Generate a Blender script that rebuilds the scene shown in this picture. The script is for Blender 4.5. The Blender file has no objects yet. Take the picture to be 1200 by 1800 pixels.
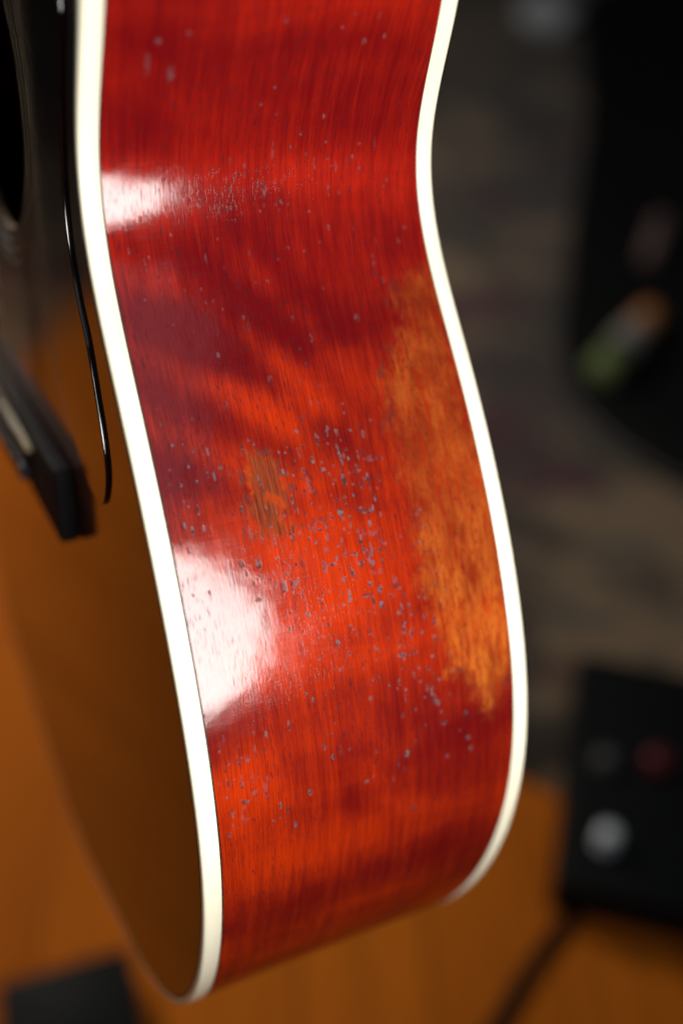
import bpy, bmesh, math, random
import numpy as np
from mathutils import Matrix, Vector
from mathutils.bvhtree import BVHTree

# ------------------------------------------------------------------ pose of the guitar in the room
# guitar frame (mm): X = across towards the treble side, Y = from the soundboard to the back, Z = from tail to neck
ROT = Matrix(((0.97632117, 0.01194468, -0.21599607), (0.01194468, 0.99397456, 0.10895826), (0.21599607, -0.10895826, 0.97029573)))
G = Matrix.Translation((0, 0, 0.4653)) @ ROT.to_4x4()
MM = 0.001
random.seed(4); np.random.seed(4)

# ------------------------------------------------------------------ camera
scene = bpy.context.scene
cd = bpy.data.cameras.new('camera'); cam = bpy.data.objects.new('camera', cd); scene.collection.objects.link(cam)
cd.sensor_fit = 'VERTICAL'; cd.sensor_height = 36; cd.sensor_width = 24; cd.lens = 37.93
cd.clip_start = 0.01; cd.clip_end = 60
right = Vector((0.45016506, 0.89239574, 0.03132504)); down = Vector((0.43765233, -0.18992196, -0.87885726)); fwd = Vector((-0.77833917, 0.40934031, -0.4760553))
cl = Matrix.Identity(4)
for i in range(3):
    cl[i][0] = right[i]; cl[i][1] = -down[i]; cl[i][2] = -fwd[i]
cl[0][3], cl[1][3], cl[2][3] = 0.43001595, -0.07612924, 0.42102564
cam.matrix_world = G @ cl
cd.dof.use_dof = True; cd.dof.focus_distance = 0.330; cd.dof.aperture_fstop = 2.5; cd.dof.aperture_blades = 0
scene.camera = cam

# ------------------------------------------------------------------ room light: dim ambient, a small bright light close to the photographer, a pale ceiling light, an added floor fill
world = bpy.data.worlds.new('World'); scene.world = world; world.use_nodes = True
bg = world.node_tree.nodes['Background']; bg.inputs[0].default_value = (0.80, 0.86, 1.0, 1); bg.inputs[1].default_value = 0.035

def area(name, shape, sx, sy, energy, col, loc, aim, up, local=True):
    ld = bpy.data.lights.new(name, 'AREA'); ld.shape = shape; ld.size = sx; ld.size_y = sy; ld.energy = energy; ld.color = col
    o = bpy.data.objects.new(name, ld); scene.collection.objects.link(o)
    z = (Vector(loc) - Vector(aim)).normalized(); x = Vector(up).cross(z).normalized(); y = z.cross(x)
    m = Matrix.Identity(4)
    for i in range(3):
        m[i][0] = x[i]; m[i][1] = y[i]; m[i][2] = z[i]; m[i][3] = loc[i]
    o.matrix_world = (G @ m) if local else m
    return o
near_src = area('near_light', 'ELLIPSE', 0.158, 0.210, 1.18, (1.0, 0.975, 0.94), (0.475, 0.056, 0.322), (0.15, 0.045, 0.30), (0, 0, 1))  # small unseen source near the camera, placed from its highlights on the side
near_src.data.spread = math.radians(125)
area('ceiling_light', 'RECTANGLE', 1.7, 1.3, 5.0, (0.82, 0.88, 1.0), (1.25, 0.35, 2.6), (0.9, 0.3, 0), (0, 1, 0), False)
area('floor_fill', 'DISK', 0.4, 0.4, 11.0, (1.0, 0.92, 0.82), (-1.25, -0.14, 1.0), (-0.5, 0.4, 0), (0, 1, 0), False)  # unseen fill, added to brighten the floor, rug and soundboard

scene.view_settings.view_transform = 'Standard'; scene.view_settings.look = 'None'
scene.view_settings.exposure = 0; scene.view_settings.gamma = 1
scene.render.engine = 'CYCLES'

# ------------------------------------------------------------------ helpers
def link(o, parent=None):
    scene.collection.objects.link(o)
    if parent is not None: o.parent = parent
    return o
def mesh_obj(name, verts, faces, mat, parent=None, smooth=True, scale=MM):
    me = bpy.data.meshes.new(name)
    me.from_pydata((np.asarray(verts, float) * scale).tolist(), [], [tuple(map(int, f)) for f in faces]); me.update()
    if smooth: me.polygons.foreach_set('use_smooth', [True] * len(me.polygons))
    if mat: me.materials.append(mat)
    return link(bpy.data.objects.new(name, me), parent)
def grid_obj(name, V, closed_u, mat, parent, uv=None, attrs=None, flip=False, smooth=True, closed_v=False):
    """V: (nu, nv, 3) grid in mm"""
    nu, nv = V.shape[:2]
    I = np.arange(nu * nv).reshape(nu, nv)
    a = I if closed_u else I[:-1]
    b = np.roll(I, -1, 0) if closed_u else I[1:]
    if closed_v: a0, a1, b0, b1 = a, np.roll(a, -1, 1), b, np.roll(b, -1, 1)
    else: a0, a1, b0, b1 = a[:, :-1], a[:, 1:], b[:, :-1], b[:, 1:]
    F = np.stack([a0, b0, b1, a1], -1).reshape(-1, 4)
    if flip: F = F[:, ::-1]
    nf = len(F)
    me = bpy.data.meshes.new(name)
    me.vertices.add(nu * nv); me.vertices.foreach_set('co', (V.reshape(-1, 3) * MM).astype(np.float32).ravel())
    me.loops.add(nf * 4); me.loops.foreach_set('vertex_index', F.astype(np.int32).ravel())
    me.polygons.add(nf); me.polygons.foreach_set('loop_start', np.arange(0, nf * 4, 4, dtype=np.int32))
    me.polygons.foreach_set('use_smooth', np.full(nf, smooth))
    me.update(calc_edges=True); me.validate()
    for k, arr in (attrs or {}).items():
        if arr.ndim == 3:
            at = me.attributes.new(k, 'FLOAT_VECTOR', 'POINT'); at.data.foreach_set('vector', arr.astype(np.float32).ravel())
        else:
            at = me.attributes.new(k, 'FLOAT', 'POINT'); at.data.foreach_set('value', arr.astype(np.float32).ravel())
    if mat: me.materials.append(mat)
    return link(bpy.data.objects.new(name, me), parent)
def bevel_box(name, size, loc, mat, parent=None, bev=0.5, seg=3, rotz=0, scale=MM, taper=None):
    bm = bmesh.new(); bmesh.ops.create_cube(bm, size=1)
    for v in bm.verts:
        t = 1.0
        if taper and v.co.z > 0: t = taper
        v.co = Vector((v.co.x * size[0] * t, v.co.y * size[1] * t, v.co.z * size[2]))
    bmesh.ops.bevel(bm, geom=bm.edges[:], offset=bev, segments=seg, affect='EDGES', profile=0.5)
    bmesh.ops.rotate(bm, verts=bm.verts, cent=(0, 0, 0), matrix=Matrix.Rotation(rotz, 3, 'Z'))
    for v in bm.verts: v.co = (v.co + Vector(loc)) * scale
    for f in bm.faces: f.smooth = True
    me = bpy.data.meshes.new(name); bm.to_mesh(me); bm.free(); me.materials.append(mat)
    return link(bpy.data.objects.new(name, me), parent)
def lathe(name, prof, seg, mat, parent=None, M=Matrix.Identity(4), caps=True):
    """prof: list of (radius, height) in mm about local Z, M places it (mm)"""
    V = []
    for r, h in prof:
        for k in range(seg):
            a = 2 * math.pi * k / seg
            V.append(tuple(M @ Vector((r * math.cos(a), r * math.sin(a), h))))
    F = []
    for j in range(len(prof) - 1):
        for k in range(seg):
            k2 = (k + 1) % seg
            F.append((j * seg + k, j * seg + k2, (j + 1) * seg + k2, (j + 1) * seg + k))
    if caps: F.extend([tuple(range(seg))[::-1], tuple((len(prof) - 1) * seg + k for k in range(seg))])
    return mesh_obj(name, V, F, mat, parent)
def tube(name, pts, r, mat, parent=None, seg=10, rr=None, closed=False):
    P = [Vector(p) for p in pts]; n = len(P); V = []; F = []
    for i, p in enumerate(P):
        t = (P[min(i + 1, n - 1)] - P[max(i - 1, 0)]).normalized()
        a = t.cross(Vector((0, 0, 1)));
        if a.length < 1e-3: a = t.cross(Vector((0, 1, 0)))
        a.normalize(); b = t.cross(a)
        for k in range(seg):
            w = 2 * math.pi * k / seg
            V.append(tuple(p + a * (r * math.cos(w)) + b * ((rr or r) * math.sin(w))))
    for i in range(n - 1):
        for k in range(seg):
            k2 = (k + 1) % seg
            F.append((i * seg + k, i * seg + k2, (i + 1) * seg + k2, (i + 1) * seg + k))
    F.append(tuple(range(seg))[::-1]); F.append(tuple((n - 1) * seg + k for k in range(seg)))
    return mesh_obj(name, V, F, mat, parent)
def empty(name, label, cat, matrix=None, group=None):
    o = bpy.data.objects.new(name, None); o.empty_display_size = 0.05; scene.collection.objects.link(o)
    o['label'] = label; o['category'] = cat
    if group: o['group'] = group
    if matrix is not None: o.matrix_world = matrix
    return o
def tag(o, label, cat):
    o['label'] = label; o['category'] = cat; return o

# ------------------------------------------------------------------ materials
class NT:
    def __init__(s, name):
        s.m = bpy.data.materials.new(name); s.m.use_nodes = True; s.t = s.m.node_tree
        s.p = s.t.nodes['Principled BSDF']
    def n(s, typ, **kw):
        nd = s.t.nodes.new(typ)
        for k, v in kw.items():
            if k.startswith('i_'): nd.inputs[int(k[2:])].default_value = v
            else: setattr(nd, k, v)
        return nd
    def l(s, a, b): s.t.links.new(a, b); return a
    def math(s, op, a, b=None, c=None, clamp=False):
        nd = s.n('ShaderNodeMath', operation=op, use_clamp=clamp)
        for i, x in enumerate((a, b, c)):
            if x is None: continue
            if isinstance(x, (int, float)): nd.inputs[i].default_value = x
            else: s.l(x, nd.inputs[i])
        return nd.outputs[0]
    def ss(s, x, lo, hi):
        nd = s.n('ShaderNodeMapRange', interpolation_type='SMOOTHSTEP'); s.l(x, nd.inputs[0])
        nd.inputs[1].default_value = lo; nd.inputs[2].default_value = hi
        return nd.outputs[0]
    def vscale(s, vec, sc, rot=0.0, off=(0, 0, 0)):
        nd = s.n('ShaderNodeMapping'); s.l(vec, nd.inputs[0]); nd.inputs['Scale'].default_value = sc; nd.inputs['Rotation'].default_value = (0, 0, rot); nd.inputs['Location'].default_value = off
        return nd.outputs[0]
    def noise(s, vec, scale=1.0, detail=3.0, rough=0.5, dist=0.0):
        nd = s.n('ShaderNodeTexNoise'); s.l(vec, nd.inputs['Vector']); nd.inputs['Scale'].default_value = scale
        nd.inputs['Detail'].default_value = detail; nd.inputs['Roughness'].default_value = rough; nd.inputs['Distortion'].default_value = dist
        return nd.outputs[0]
    def voro(s, vec, scale=1.0, rnd=1.0):
        nd = s.n('ShaderNodeTexVoronoi'); s.l(vec, nd.inputs['Vector']); nd.inputs['Scale'].default_value = scale; nd.inputs['Randomness'].default_value = rnd
        return nd
    def mix(s, f, a, b, mode='MIX'):
        nd = s.n('ShaderNodeMix', data_type='RGBA', blend_type=mode)
        if isinstance(f, (int, float)): nd.inputs[0].default_value = f
        else: s.l(f, nd.inputs[0])
        for i, x in ((6, a), (7, b)):
            if isinstance(x, tuple): nd.inputs[i].default_value = (*x, 1)
            else: s.l(x, nd.inputs[i])
        return nd.outputs[2]
    def attr(s, name, out='Fac'):
        return s.n('ShaderNodeAttribute', attribute_name=name).outputs[out]
    def obj(s): return s.n('ShaderNodeTexCoord').outputs['Object']
    def setp(s, **kw):
        for k, v in kw.items():
            k = k.replace('_', ' ')
            if isinstance(v, tuple) and len(v) == 3 and 'Color' in k: v = (*v, 1)
            if isinstance(v, (int, float, tuple)): s.p.inputs[k].default_value = v
            else: s.l(v, s.p.inputs[k])
    def bump(s, h, dist, strength=1.0):
        nd = s.n('ShaderNodeBump'); nd.inputs['Strength'].default_value = strength; nd.inputs['Distance'].default_value = dist
        s.l(h, nd.inputs['Height']); return nd.outputs[0]

def simple(name, col, rough=0.4, metal=0.0, var=0.25, nscale=30.0, coat=0.0, bump=0.0, spec=0.5):
    m = NT(name); o = m.obj(); nz = m.noise(o, nscale, 4, 0.6)
    c = m.mix(nz, tuple(x * (1 - var) for x in col), tuple(min(1, x * (1 + var)) for x in col))
    m.setp(Base_Color=c, Metallic=metal, Specular_IOR_Level=spec, Coat_Weight=coat, Coat_Roughness=0.05)
    r = m.math('MULTIPLY_ADD', m.noise(o, nscale * 2.3, 3), 0.2, rough - 0.1, clamp=True); m.setp(Roughness=r)
    if bump: m.setp(Normal=m.bump(m.noise(o, nscale * 6, 3), bump))
    return m.m

def rim_material():
    m = NT('cherry_mahogany'); v = m.attr('sy', 'Vector')          # (arc length, depth) in mm
    fig = m.noise(m.vscale(v, (0.034, 0.013, 1), 0.55), 1.0, 3, 0.5, 0.3)      # soft figure across the grain
    mid = m.noise(m.vscale(v, (0.012, 0.28, 1), 0.02), 1.0, 4, 0.6, 0.3)       # broad grain bands
    fine = m.noise(m.vscale(v, (0.06, 2.4, 1), 0.03), 1.0, 3, 0.65, 0.2)       # grain lines
    chat = m.noise(m.vscale(v, (0.16, 0.9, 1), 0.03, (7, 3, 0)), 1.0, 4, 0.6, 0.2)        # short ribbon flecks
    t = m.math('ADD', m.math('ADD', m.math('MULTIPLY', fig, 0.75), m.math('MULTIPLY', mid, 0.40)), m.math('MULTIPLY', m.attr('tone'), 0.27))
    t = m.ss(m.math('MULTIPLY_ADD', chat, 0.16, m.math('MULTIPLY_ADD', fine, 0.20, t)), 0.48, 1.16)
    sx = m.n('ShaderNodeSeparateXYZ'); m.l(v, sx.inputs[0])
    upper = m.ss(m.math('MULTIPLY_ADD', m.math('SUBTRACT', fig, 0.5), 60.0, sx.outputs[0]), 405, 505)      # deeper cherry above the bout
    col = m.mix(t, m.mix(upper, (0.100, 0.0022, 0.0030), (0.120, 0.0020, 0.0036)), m.mix(upper, (0.425, 0.026, 0.0012), (0.40, 0.0140, 0.0036)))
    g = m.ss(fine, 0.30, 0.62)
    col = m.mix(m.math('MULTIPLY', m.math('SUBTRACT', 1.0, g), 0.40), col, (0.050, 0.002, 0.003))
    # open pores: short dashes along the grain
    po = m.noise(m.vscale(v, (0.26, 2.1, 1), 0.03, (31, 5, 0)), 1.0, 2, 0.5, 0.1)
    pd = m.noise(m.vscale(v, (0.02, 0.03, 1), 0, (3, 9, 0)), 1.0, 2)
    pore = m.math('MULTIPLY', m.ss(po, 0.60, 0.66), m.ss(pd, 0.34, 0.56))
    col = m.mix(m.math('MULTIPLY', pore, 0.70), col, (0.030, 0.008, 0.012))
    # worn finish along the back edge
    edge_n = m.noise(m.vscale(v, (0.22, 0.42, 1)), 1.0, 5, 0.62, 0.6)
    wd = m.math('MULTIPLY_ADD', m.math('SUBTRACT', edge_n, 0.5), 17.0, m.attr('wear'))
    wear = m.math('MULTIPLY', m.ss(wd, -4.5, 6.0), m.ss(m.noise(m.vscale(v, (0.10, 0.55, 1), 0.05, (3, 3, 0)), 1.0, 5, 0.7, 0.3), 0.26, 0.60))
    wcol = m.mix(m.ss(m.noise(m.vscale(v, (0.05, 0.07, 1), 0.2), 1.0, 4, 0.65, 0.5), 0.36, 0.66), (0.155, 0.020, 0.0045), (0.31, 0.060, 0.009))
    wcol = m.mix(m.math('MULTIPLY', m.attr('wsun'), m.ss(m.noise(m.vscale(v, (0.04, 0.12, 1), 0.1, (1, 8, 0)), 1, 4, 0.6), 0.35, 0.6)), wcol, (0.44, 0.108, 0.013))
    spots = m.noise(m.vscale(v, (0.42, 0.75, 1), 0.25, (9, 2, 0)), 1.0, 3, 0.6)
    wcol = m.mix(m.math('MULTIPLY', m.ss(spots, 0.55, 0.70), 0.65), wcol, (0.055, 0.009, 0.005))
    wcol = m.mix(m.math('MULTIPLY', m.math('SUBTRACT', 1.0, m.ss(fine, 0.25, 0.55)), 0.45), wcol, (0.09, 0.018, 0.006))
    col = m.mix(m.math('MULTIPLY', wear, 0.90), col, wcol)
    lip = m.math('MULTIPLY', m.ss(wd, -2.2, -0.4), m.math('SUBTRACT', 1.0, m.ss(wd, -0.4, 0.7)))
    lip = m.math('MULTIPLY', lip, m.ss(m.noise(m.vscale(v, (0.12, 0.2, 1), 0, (5, 5, 0)), 1, 3), 0.5, 0.62))
    col = m.mix(m.math('MULTIPLY', lip, 0.6), col, (0.06, 0.018, 0.016))
    # chipped patch in the middle of the side
    cdist = m.math('MULTIPLY_ADD', m.math('SUBTRACT', m.noise(m.vscale(v, (0.34, 0.6, 1), 0, (2, 4, 0)), 1.0, 4, 0.6, 0.4), 0.5), 15.0, m.attr('chip'))
    chip = m.ss(cdist, -1.5, 3.5)
    ccol = m.mix(m.ss(fine, 0.38, 0.6), (0.070, 0.016, 0.009), (0.20, 0.042, 0.012))
    ccol = m.mix(m.ss(m.noise(m.vscale(v, (0.12, 0.2, 1), 0.4, (16, 11, 0)), 1, 3), 0.52, 0.66), ccol, (0.30, 0.036, 0.005))
    col = m.mix(m.math('MULTIPLY', chip, 0.85), col, ccol)
    crim = m.math('MULTIPLY', m.ss(cdist, -1.3, -0.2), m.math('SUBTRACT', 1.0, m.ss(cdist, -0.1, 0.8)))
    crim = m.math('MULTIPLY', crim, m.ss(m.noise(m.vscale(v, (0.25, 0.4, 1), 0, (1, 6, 0)), 1, 2), 0.45, 0.6))
    col = m.mix(m.math('MULTIPLY', crim, 0.8), col, (0.045, 0.028, 0.026))
    # small flakes where the lacquer has popped off
    sn = m.noise(m.vscale(v, (0.55, 0.9, 1), 0, (8, 8, 0)), 1.0, 3, 0.6)
    sp = m.math('MULTIPLY_ADD', m.math('SUBTRACT', sn, 0.5), 1.35, m.attr('speck'))
    flake = m.ss(sp, 0.26, 0.46)
    fcol = m.mix(m.ss(m.noise(m.vscale(v, (0.5, 0.5, 1)), 1, 3), 0.4, 0.6), (0.036, 0.018, 0.021), (0.120, 0.085, 0.095))
    col = m.mix(m.math('MULTIPLY', flake, m.attr('speck_a')), col, fcol)
    m.setp(Base_Color=col, IOR=1.5, Specular_IOR_Level=0.0)
    hole = m.math('MAXIMUM', flake, m.math('MULTIPLY', pore, 0.8))
    m.setp(Roughness=m.math('MULTIPLY_ADD', fine, 0.15, 0.42))
    worn = m.math('MAXIMUM', m.math('MULTIPLY', wear, 0.50), m.math('MAXIMUM', m.math('MULTIPLY', hole, 0.75), m.math('MULTIPLY', chip, 0.45)))
    m.setp(Coat_Weight=m.math('SUBTRACT', 1.0, worn), Coat_IOR=1.45)
    sc = m.noise(m.vscale(v, (2.2, 0.05, 1), 0.04), 1.0, 3, 0.7)               # fine buffing lines across
    m.setp(Coat_Roughness=m.math('MULTIPLY_ADD', m.ss(sc, 0.35, 0.75), 0.05, m.math('MULTIPLY_ADD', m.noise(m.vscale(v, (0.06, 0.05, 1), 0, (4, 1, 0)), 1, 3), 0.11, 0.035)))
    wav = m.noise(m.vscale(v, (0.06, 0.045, 1)), 1.0, 2, 0.5)
    peel = m.noise(m.vscale(v, (0.5, 0.9, 1)), 1.0, 2, 0.5)
    h = m.math('ADD', m.math('MULTIPLY', wav, 0.22), m.math('MULTIPLY', peel, 0.010))
    h = m.math('MULTIPLY_ADD', m.noise(m.vscale(v, (0.02, 1.6, 1), 0.03), 1, 2), 0.005, h)
    h = m.math('SUBTRACT', h, m.math('MULTIPLY', hole, 0.007))
    h = m.math('SUBTRACT', h, m.math('MULTIPLY', wear, 0.02))
    nrm = m.bump(h, 0.0010)
    m.setp(Normal=nrm, Coat_Normal=nrm)
    return m.m

def top_material():
    m = NT('sunburst_spruce'); v = m.attr('xz', 'Vector'); e = m.attr('edge')
    gr = m.noise(m.vscale(v, (0.9, 0.006, 1)), 1.0, 2, 0.5)
    n = m.noise(m.vscale(v, (0.012, 0.012, 1)), 1.0, 2)
    d = m.math('MULTIPLY_ADD', m.math('SUBTRACT', n, 0.5), 18.0, e)
    a = m.ss(d, 6, 62); b = m.ss(d, 50, 150)
    col = m.mix(a, (0.024, 0.0058, 0.0022), (0.072, 0.0135, 0.0018))
    col = m.mix(b, col, (0.20, 0.040, 0.0025))
    up = m.ss(m.attr('zz'), 245, 310)                                  # the burst is darker round the waist and upper bout
    col = m.mix(m.math('MULTIPLY', up, 0.85), col, (0.012, 0.005, 0.0045))
    col = m.mix(m.math('MULTIPLY', m.ss(gr, 0.35, 0.7), 0.16), col, (0.03, 0.01, 0.004))
    dust = m.voro(m.vscale(v, (0.09, 0.09, 1)), 1.0)
    dm = m.math('LESS_THAN', dust.outputs['Distance'], 0.022)
    col = m.mix(m.math('MULTIPLY', dm, 0.6), col, (0.55, 0.52, 0.48))
    m.setp(Base_Color=col, Roughness=0.4, Coat_Weight=1.0, Coat_IOR=1.42, Coat_Roughness=0.035, Specular_IOR_Level=0.04)
    return m.m

def guard_material():
    m = NT('dark_tortoise_plastic'); v = m.attr('xz', 'Vector')
    n = m.noise(m.vscale(v, (0.05, 0.03, 1), 0.3), 1.0, 3, 0.6, 1.0)
    col = m.mix(m.ss(n, 0.4, 0.7), (0.006, 0.004, 0.004), (0.018, 0.008, 0.006))
    # strumming scratches over a painted brown reflection
    s1 = m.noise(m.vscale(v, (2.0, 0.05, 1), 0.12, (3, 1, 0)), 1.0, 3, 0.7, 0.3)
    s2 = m.noise(m.vscale(v, (1.6, 0.06, 1), -0.16, (8, 2, 0)), 1.0, 3, 0.7, 0.3)
    scr = m.math('MAXIMUM', m.ss(s1, 0.60, 0.74), m.ss(s2, 0.60, 0.74))
    sx = m.n('ShaderNodeSeparateXYZ'); m.l(v, sx.inputs[0])
    sn = m.math('MULTIPLY_ADD', m.noise(m.vscale(v, (0.03, 0.015, 1)), 1, 2), 30.0, sx.outputs[0])
    zone = m.math('SUBTRACT', 1.0, m.ss(sn, 78, 100))                  # strummed zone next to the sound hole
    refl_haze = m.math('MULTIPLY', zone, m.ss(m.noise(m.vscale(v, (0.5, 0.02, 1), 0.05), 1, 4, 0.6), 0.3, 0.7))
    col = m.mix(m.math('MULTIPLY', refl_haze, 0.85), col, (0.10, 0.062, 0.052))  # brown reflection on the scuffed plate, put into its colour
    col = m.mix(m.math('MULTIPLY', scr, m.math('MULTIPLY', zone, 0.75)), col, (0.30, 0.19, 0.15))
    m.setp(Base_Color=col, Roughness=m.math('MULTIPLY_ADD', m.math('MULTIPLY', scr, zone), 0.25, 0.11), Specular_IOR_Level=0.5)
    m.setp(Normal=m.bump(m.math('SUBTRACT', 1.0, m.math('MULTIPLY', scr, zone)), 0.00003))
    return m.m

def binding_material():
    m = NT('ivory_celluloid'); o = m.obj()
    n = m.noise(o, 22, 4, 0.6)
    col = m.mix(n, (0.82, 0.77, 0.56), (0.90, 0.86, 0.69))
    st = m.noise(o, 140, 3, 0.6)
    col = m.mix(m.math('MULTIPLY', m.ss(st, 0.62, 0.75), 0.18), col, (0.62, 0.50, 0.28))
    m.setp(Base_Color=col, Roughness=0.32, Coat_Weight=0.5, Coat_Roughness=0.12, Subsurface_Weight=0.12, Subsurface_Radius=(0.002, 0.0016, 0.001), Subsurface_Scale=0.5)
    m.setp(Normal=m.bump(m.noise(o, 260, 3), 0.00004))
    return m.m

def floor_material():
    m = NT('orange_wood_floor'); o = m.obj()
    br = m.n('ShaderNodeTexBrick'); mp = m.vscale(o, (1, 1, 1), 0.42); m.l(mp, br.inputs['Vector'])
    br.inputs['Scale'].default_value = 1; br.inputs['Brick Width'].default_value = 1.1; br.inputs['Row Height'].default_value = 0.12
    br.inputs['Mortar Size'].default_value = 0.002; br.inputs['Color1'].default_value = (0.54, 0.140, 0.010, 1); br.inputs['Color2'].default_value = (0.44, 0.110, 0.008, 1); br.inputs['Mortar'].default_value = (0.24, 0.06, 0.008, 1)
    g = m.noise(m.vscale(mp, (2.2, 40, 1)), 1.0, 5, 0.6, 0.4)
    col = m.mix(m.math('MULTIPLY', m.ss(g, 0.4, 0.75), 0.45), br.outputs[0], (0.25, 0.062, 0.007))
    m.setp(Base_Color=col, Roughness=m.math('MULTIPLY_ADD', g, 0.2, 0.6), Specular_IOR_Level=0.03)
    m.setp(Normal=m.bump(br.outputs[1], -0.0008))
    return m.m

def rug_material():
    m = NT('worn_patterned_wool'); o = m.obj()
    a = m.noise(o, 4.0, 3, 0.55, 0.6); b = m.noise(m.vscale(o, (1, 1, 1), 0.4, (4, 2, 0)), 4.2, 3, 0.6, 0.8); c = m.noise(m.vscale(o, (1, 1, 1), 0.9, (9, 5, 0)), 9, 3, 0.6, 0.5)
    col = m.mix(m.ss(a, 0.42, 0.60), (0.038, 0.028, 0.020), (0.21, 0.140, 0.078))
    col = m.mix(m.ss(b, 0.56, 0.68), col, (0.065, 0.018, 0.022))
    col = m.mix(m.math('MULTIPLY', m.ss(c, 0.56, 0.68), 0.8), col, (0.030, 0.034, 0.036))
    f = m.noise(o, 420, 2)
    m.setp(Base_Color=col, Roughness=0.95, Specular_IOR_Level=0.1, Normal=m.bump(f, 0.003), Sheen_Weight=0.2)
    return m.m

M_RIM = rim_material(); M_TOP = top_material(); M_GUARD = guard_material(); M_BIND = binding_material()
M_BLACKLINE = simple('black_fibre_purfling', (0.012, 0.010, 0.009), 0.35)
M_IVORYLINE = simple('aged_ivory_purfling', (0.30, 0.25, 0.15), 0.35)
M_ROSETTE = simple('smoked_rosette_line', (0.05, 0.035, 0.022), 0.4)
M_ROSE = simple('dark_rosewood', (0.011, 0.0095, 0.010), 0.7, nscale=90, var=0.5, spec=0.15)
M_BONE = simple('aged_bone', (0.70, 0.58, 0.32), 0.35)
M_PIN = simple('dark_pin_plastic', (0.05, 0.05, 0.055), 0.22)
M_STEEL = simple('string_bronze', (0.55, 0.42, 0.25), 0.3, metal=1.0)
M_NICKEL = simple('nickel', (0.62, 0.62, 0.62), 0.22, metal=1.0, var=0.1)
M_MAHOG = simple('mahogany_neck', (0.16, 0.025, 0.012), 0.35, nscale=40, coat=0.6)
M_INSIDE = simple('raw_wood_inside', (0.30, 0.18, 0.09), 0.8)

# ------------------------------------------------------------------ body outline
CTRL = [(0.0, 0.0), (74.84, 15.50), (141.72, 41.16), (187.47, 92.14), (202.29, 162.47), (184.54, 228.08), (145.59, 296.70), (122.74, 336.06), (120.09, 362.45), (136.76, 405.38), (142.71, 454.26), (120.79, 502.46), (61.38, 513.68), (0.0, 516.0)]
def outline(n=48):
    P = np.array(CTRL); Q = np.vstack([P, [(-x, z) for x, z in P[-2:0:-1]]]); N = len(Q)
    d = np.linalg.norm(np.roll(Q, -1, 0) - Q, axis=1) ** 0.8
    A = np.zeros((N, N)); B = np.zeros((N, 2))
    for i in range(N):
        h0, h1 = d[i - 1], d[i]
        A[i, (i - 1) % N] += h1; A[i, i] += 2 * (h0 + h1); A[i, (i + 1) % N] += h0
        B[i] = 3 * (h1 / h0 * (Q[i] - Q[i - 1]) + h0 / h1 * (Q[(i + 1) % N] - Q[i]))
    D = np.linalg.solve(A, B); t = np.linspace(0, 1, n, endpoint=False)[:, None]; out = []
    for i in range(N):
        h = d[i]; a = Q[i]; b = Q[(i + 1) % N]; m0 = D[i] * h; m1 = D[(i + 1) % N] * h
        out.append((2 * t**3 - 3 * t**2 + 1) * a + (t**3 - 2 * t**2 + t) * m0 + (-2 * t**3 + 3 * t**2) * b + (t**3 - t**2) * m1)
    return np.vstack(out)
RAW = outline()
_seg = np.linalg.norm(np.roll(RAW, -1, 0) - RAW, axis=1); _S = np.concatenate([[0], np.cumsum(_seg)]); TOTAL = _S[-1]
_RX = np.append(RAW[:, 0], RAW[0, 0]); _RZ = np.append(RAW[:, 1], RAW[0, 1])
def at_s(s):
    s = np.asarray(s, float)
    f = lambda q: np.stack([np.interp(q % TOTAL, _S, _RX), np.interp(q % TOTAL, _S, _RZ)], -1)
    p = f(s); t = f(s + 2.0) - f(s - 2.0); t /= np.linalg.norm(t, axis=-1)[..., None]
    return p, np.stack([t[..., 1], -t[..., 0]], -1)
def depth(z): return 124.835 - 0.014775 * z - 12.918 * ((z - 250) / 200) ** 2
HB, HB2, INS = 6.45, 6.24, 1.8

guitar = empty('acoustic_guitar', 'sunburst acoustic guitar with glossy cherry red side and cream binding, seen from its side', 'guitar', G)

# side (rim): dense where the photograph looks
S_ALL = np.concatenate([np.arange(0, 150, 5), np.arange(150, 610, 0.42), np.arange(610, TOTAL - 2, 5)])
P_, N_ = at_s(S_ALL)
NV = 250
tv = np.linspace(0, 1, NV)
y0 = HB; y1 = depth(P_[:, 1]) - HB2
Y = y0 + (y1 - y0)[:, None] * tv[None]
V = np.stack([np.repeat(P_[:, 0:1], NV, 1), Y, np.repeat(P_[:, 1:2], NV, 1)], -1)
SS = np.repeat(S_ALL[:, None], NV, 1)
def poly_sd(poly, s, y):
    """signed distance in mm, positive inside"""
    poly = np.array(poly); out = np.full(s.shape, -60.0)
    msk = (s > poly[:, 0].min() - 25) & (s < poly[:, 0].max() + 25)
    p = np.stack([s[msk], y[msk]], -1); a = poly; b = np.roll(poly, -1, 0)
    dmin = np.full(len(p), 1e9); ins = np.zeros(len(p), bool)
    for i in range(len(a)):
        ab = b[i] - a[i]; ap = p - a[i]; t = np.clip((ap @ ab) / (ab @ ab), 0, 1)[:, None]
        dmin = np.minimum(dmin, np.linalg.norm(ap - t * ab, axis=1))
        c = (a[i, 1] > p[:, 1]) != (b[i, 1] > p[:, 1])
        with np.errstate(divide='ignore', invalid='ignore'):
            xi = a[i, 0] + (p[:, 1] - a[i, 1]) * ab[0] / (ab[1] if ab[1] != 0 else 1e-9)
        ins ^= c & (p[:, 0] < xi)
    out[msk] = np.where(ins, dmin, -dmin); return out
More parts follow.
